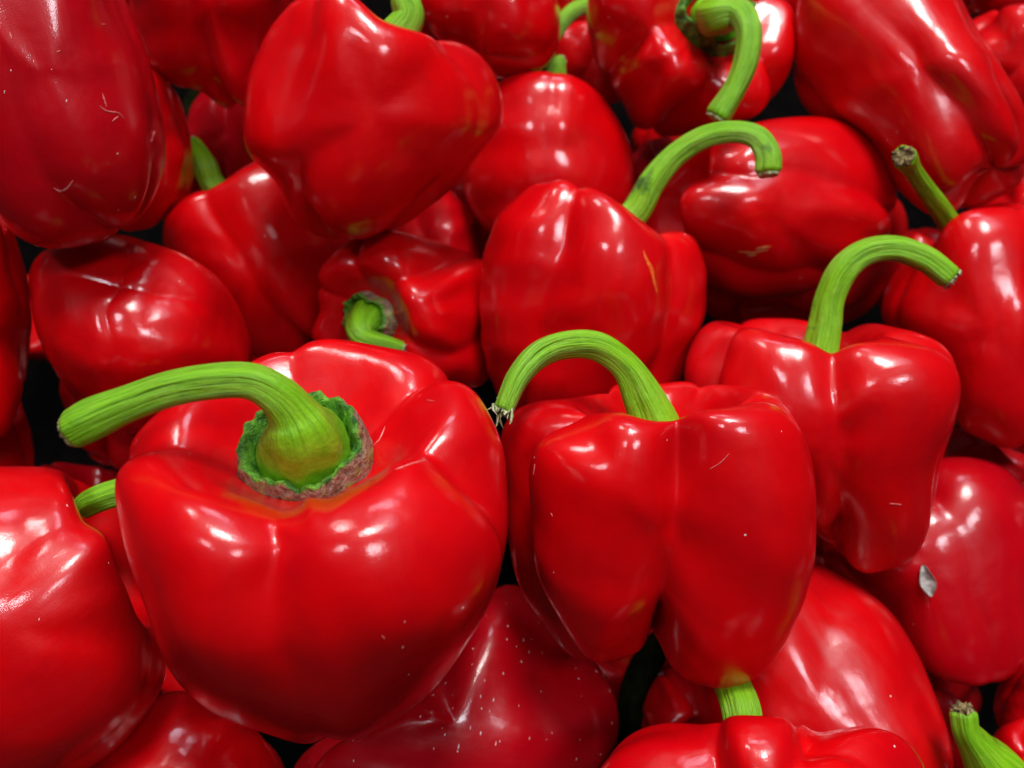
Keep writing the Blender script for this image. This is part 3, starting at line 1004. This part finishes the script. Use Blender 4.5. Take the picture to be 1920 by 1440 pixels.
droplets('D', (0, 60, 290, 380), 6, 8, M_DUST, (.0002, .0004))

# dried flake stuck to the deep red pepper on the right
tree, _, _ = tree_of('T')
h0 = hit(tree, 1741, 1088)
p, n = h0
v = -UP*.93+RT*.30
v -= n*(v @ n)
v /= np.linalg.norm(v)
u = np.cross(n, v)
rng = np.random.RandomState(3)
V = []
nr_, nc_ = 14, 9
for side in (0, 1):
    for i in range(nr_):
        f = i/(nr_-1)
        wdt = .0024*math.sin(math.pi*(.06+.90*f))**.8
        for j in range(nc_):
            g_ = (j/(nc_-1)-.5)*2
            ed = wdt*g_*(1+.15*math.sin(7*f+3*g_))
            hh = .0012*(g_*g_)*(1 if g_ > 0 else .6)+.0004*math.sin(9*f)+.0006
            V.append(p+v*(f-.5)*.0105+u*ed+n*(hh+side*.00025))
FF = grid_faces(nr_, nc_, closed=False)
F2 = [tuple(a+nr_*nc_ for a in f)[::-1] for f in FF]
per = [j for j in range(nc_)]+[i*nc_+nc_-1 for i in range(1, nr_)]+[(nr_-1)*nc_+j for j in range(nc_-2, -1, -1)]+[i*nc_ for i in range(nr_-2, 0, -1)]
F3 = [(per[k], per[(k+1) % len(per)], per[(k+1) % len(per)]+nr_*nc_, per[k]+nr_*nc_) for k in range(len(per))]
fl = make_mesh('dried_flake', V, FF+F2+F3, M_FLAKE, None, p)
fl.location = p
fl['label'] = 'small grey-white curled dry flake stuck on the deep red pepper at the right'
fl['category'] = 'flake'

# torn fibres at the tip of the arching stem of the front upright pepper
root = BODIES['B'][2]
org = BODIES['B'][3]
stem_b = [c for c in root.children if c.name.startswith('stem')][0]
rng = np.random.RandomState(12)
V, F = [], []
tip_z = STEM_TIP['B']
for k in range(22):
    a = at(946+rng.uniform(-20, 18), 762+rng.uniform(-16, 10), tip_z+rng.uniform(-.0018, .0018))
    L_ = rng.uniform(.0015, .0048)
    dr = -UP*rng.uniform(.5, 1)+RT*rng.uniform(-.9, .25)-FW*rng.uniform(-.4, .4)
    dr /= np.linalg.norm(dr)
    s1 = np.cross(dr, FW)
    s1 /= np.linalg.norm(s1)
    s2 = np.cross(dr, s1)
    wv = rng.uniform(.0003, .0008)
    b0 = len(V)
    for f, ww in ((-.3, 1), (.4, .8), (.8, .5), (1, .15)):
        c_ = a+dr*L_*f+s1*.0006*math.sin(3*f+k)
        for an in range(4):
            V.append(c_+s1*wv*ww*math.cos(an*math.pi/2)+s2*wv*.5*ww*math.sin(an*math.pi/2))
    for r_ in range(3):
        for an in range(4):
            F.append((b0+r_*4+an, b0+r_*4+(an+1) % 4, b0+r_*4+4+(an+1) % 4, b0+r_*4+4+an))
fr_ = make_mesh('torn_fibres', V, F, M_CUTP, stem_b, org)
fr_['kind'] = 'stuff'

# ------------------------------------------------------------------ the layer of peppers underneath and around
def copy_pepper(key, centre, R3, label, group):
    P, F, root, org, S = BODIES[key]
    cl = P.mean(0)-org
    r = root.copy()
    COL.objects.link(r)
    r.location = Vector(centre-R3 @ cl)
    r.rotation_euler = Matrix(R3.tolist()).to_euler()
    r['label'] = label
    r['group'] = group
    for ch in list(root.children):
        c = ch.copy()
        COL.objects.link(c)
        c.parent = r
        for g in list(ch.children):
            q = g.copy()
            COL.objects.link(q)
            q.parent = c
    return r


def rand_rot(rng):
    q = rng.normal(size=4)
    q /= np.linalg.norm(q)
    return np.array([list(v) for v in Matrix.Rotation(2*math.acos(max(-1, min(1, q[0]))), 3, Vector(q[1:]).normalized())])


SHORT = dict(A='largest tilted pepper', B='front upright pepper with the ragged stem tip', C='upright pepper at right with the arching stem',
             X='big pepper at the lower left', Y='smooth pepper at the bottom left edge', W='droplet-dotted crimson pepper',
             V='bottom edge pepper with a short pale stem', U='glossy scuffed pepper at lower right', T='pepper with the grey flake',
             F='central pepper with the split scar', I='small knobbly pepper', G='dimpled pepper at left',
             Gb='shaded pepper under the long stem', H='smooth pepper with a stubby stem at its shoulder',
             Q='pepper lying on its side', R='orange-red pepper at the right edge', Z='red pepper at the left edge',
             E='tall tapering pepper at the top', D='large crimson pepper in the top left corner', K='bright red slice by the corner pepper',
             J='ribbed pepper at the top edge', L='plain smooth pepper at the top edge', M='egg-shaped pepper with a tiny stem nub',
             N='forward-facing pepper with the hooked stem', O='long frosted pepper at top right', S='pepper behind the long frosted one',
             Sd='pepper in the top right corner', Sf='shaded pepper under the thin curved stem', P29='dark pepper in the gap by the long arching stem',
             P28='pepper with a pale streak of light', T2='shadowed pepper wedged at the right', P33='small dark round-lobed pepper',
             P36='dim pepper under the left lobe of the front one', P32a='shaded pepper low on the right edge',
             P32b='bright pepper in the bottom right corner', P32c='stubby cut stem in the bottom right corner',
             Xb='nearly black pepper left of the largest one', Sc='pepper behind the straight leaning stem',
             Zb='shaded sliver at the left edge', Jb='blackish hooked stem', U2='shaded pepper between the two right ones')
used = set()
rng = np.random.RandomState(77)
TREES = [(BVHTree.FromPolygons(B[0].tolist(), [tuple(map(int, f)) for f in B[1]]), B[0].mean(0)) for B in BODIES.values()]
src = ['K', 'Z', 'S', 'L', 'T2', 'M0'][:5]
LITE = {}
for k in src:
    P, F, root, org, S = BODIES[k]
    LITE[k] = (P-P.mean(0), [tuple(map(int, f)) for f in F], float(np.linalg.norm(P-P.mean(0), axis=1).max()))
for layer, (gx, gy) in enumerate(((9, 7),)):
    for iy in range(gy):
        for ix in range(gx):
            px = -330+ix*320+(160 if iy % 2 else 0)+rng.uniform(-40, 40)
            py = -330+iy*320+rng.uniform(-40, 40)
            inside = -30 < px < 1950 and -30 < py < 1470
            k = src[rng.randint(len(src))]
            R3 = rand_rot(rng)
            base, F, rmax = LITE[k]
            V0 = base @ R3.T
            d = .465-.085*(py-720)/720 if inside else .335-.07*(py-720)/720
            for step in range(26):
                c = at(px, py, d)
                near = [t_ for t_, m in TREES if np.linalg.norm(m-c) < .11]
                if near:
                    tr = BVHTree.FromPolygons((V0+c).tolist(), F)
                    if any(tr.overlap(t_) for t_ in near):
                        d += .008
                        continue
                break
            if d > .62:
                continue
            tr = BVHTree.FromPolygons((V0+c).tolist(), F)
            TREES.append((tr, c))
            # keep the outer ring out of the picture
            pxs, _ = project(V0+c)
            if not inside and ((pxs[:, 0] > 6) & (pxs[:, 0] < 1914) & (pxs[:, 1] > 6) & (pxs[:, 1] < 1434)).any() and d < .40:
                continue
            near_k = sorted((k2 for k2 in SHORT if (inside, k2) not in used),
                            key=lambda k2: np.linalg.norm((BODIES[k2][0].mean(0)-c)*np.array([1, 1, .6])))[0]
            used.add((inside, near_k))
            copy_pepper(k, c, R3, ('shaded lower-layer pepper deep beneath the ' if inside else
                                   'outer-pile pepper nearest to the ')+SHORT[near_k], 'peppers of the lower layer')

# ------------------------------------------------------------------ dark board below the pile
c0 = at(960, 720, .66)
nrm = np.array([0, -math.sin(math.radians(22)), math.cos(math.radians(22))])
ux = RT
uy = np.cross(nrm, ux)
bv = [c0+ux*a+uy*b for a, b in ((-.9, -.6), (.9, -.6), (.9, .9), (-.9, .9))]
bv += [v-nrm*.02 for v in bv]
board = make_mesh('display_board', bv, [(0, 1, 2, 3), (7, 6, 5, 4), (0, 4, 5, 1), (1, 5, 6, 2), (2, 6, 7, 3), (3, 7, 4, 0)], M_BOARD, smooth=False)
board['kind'] = 'structure'
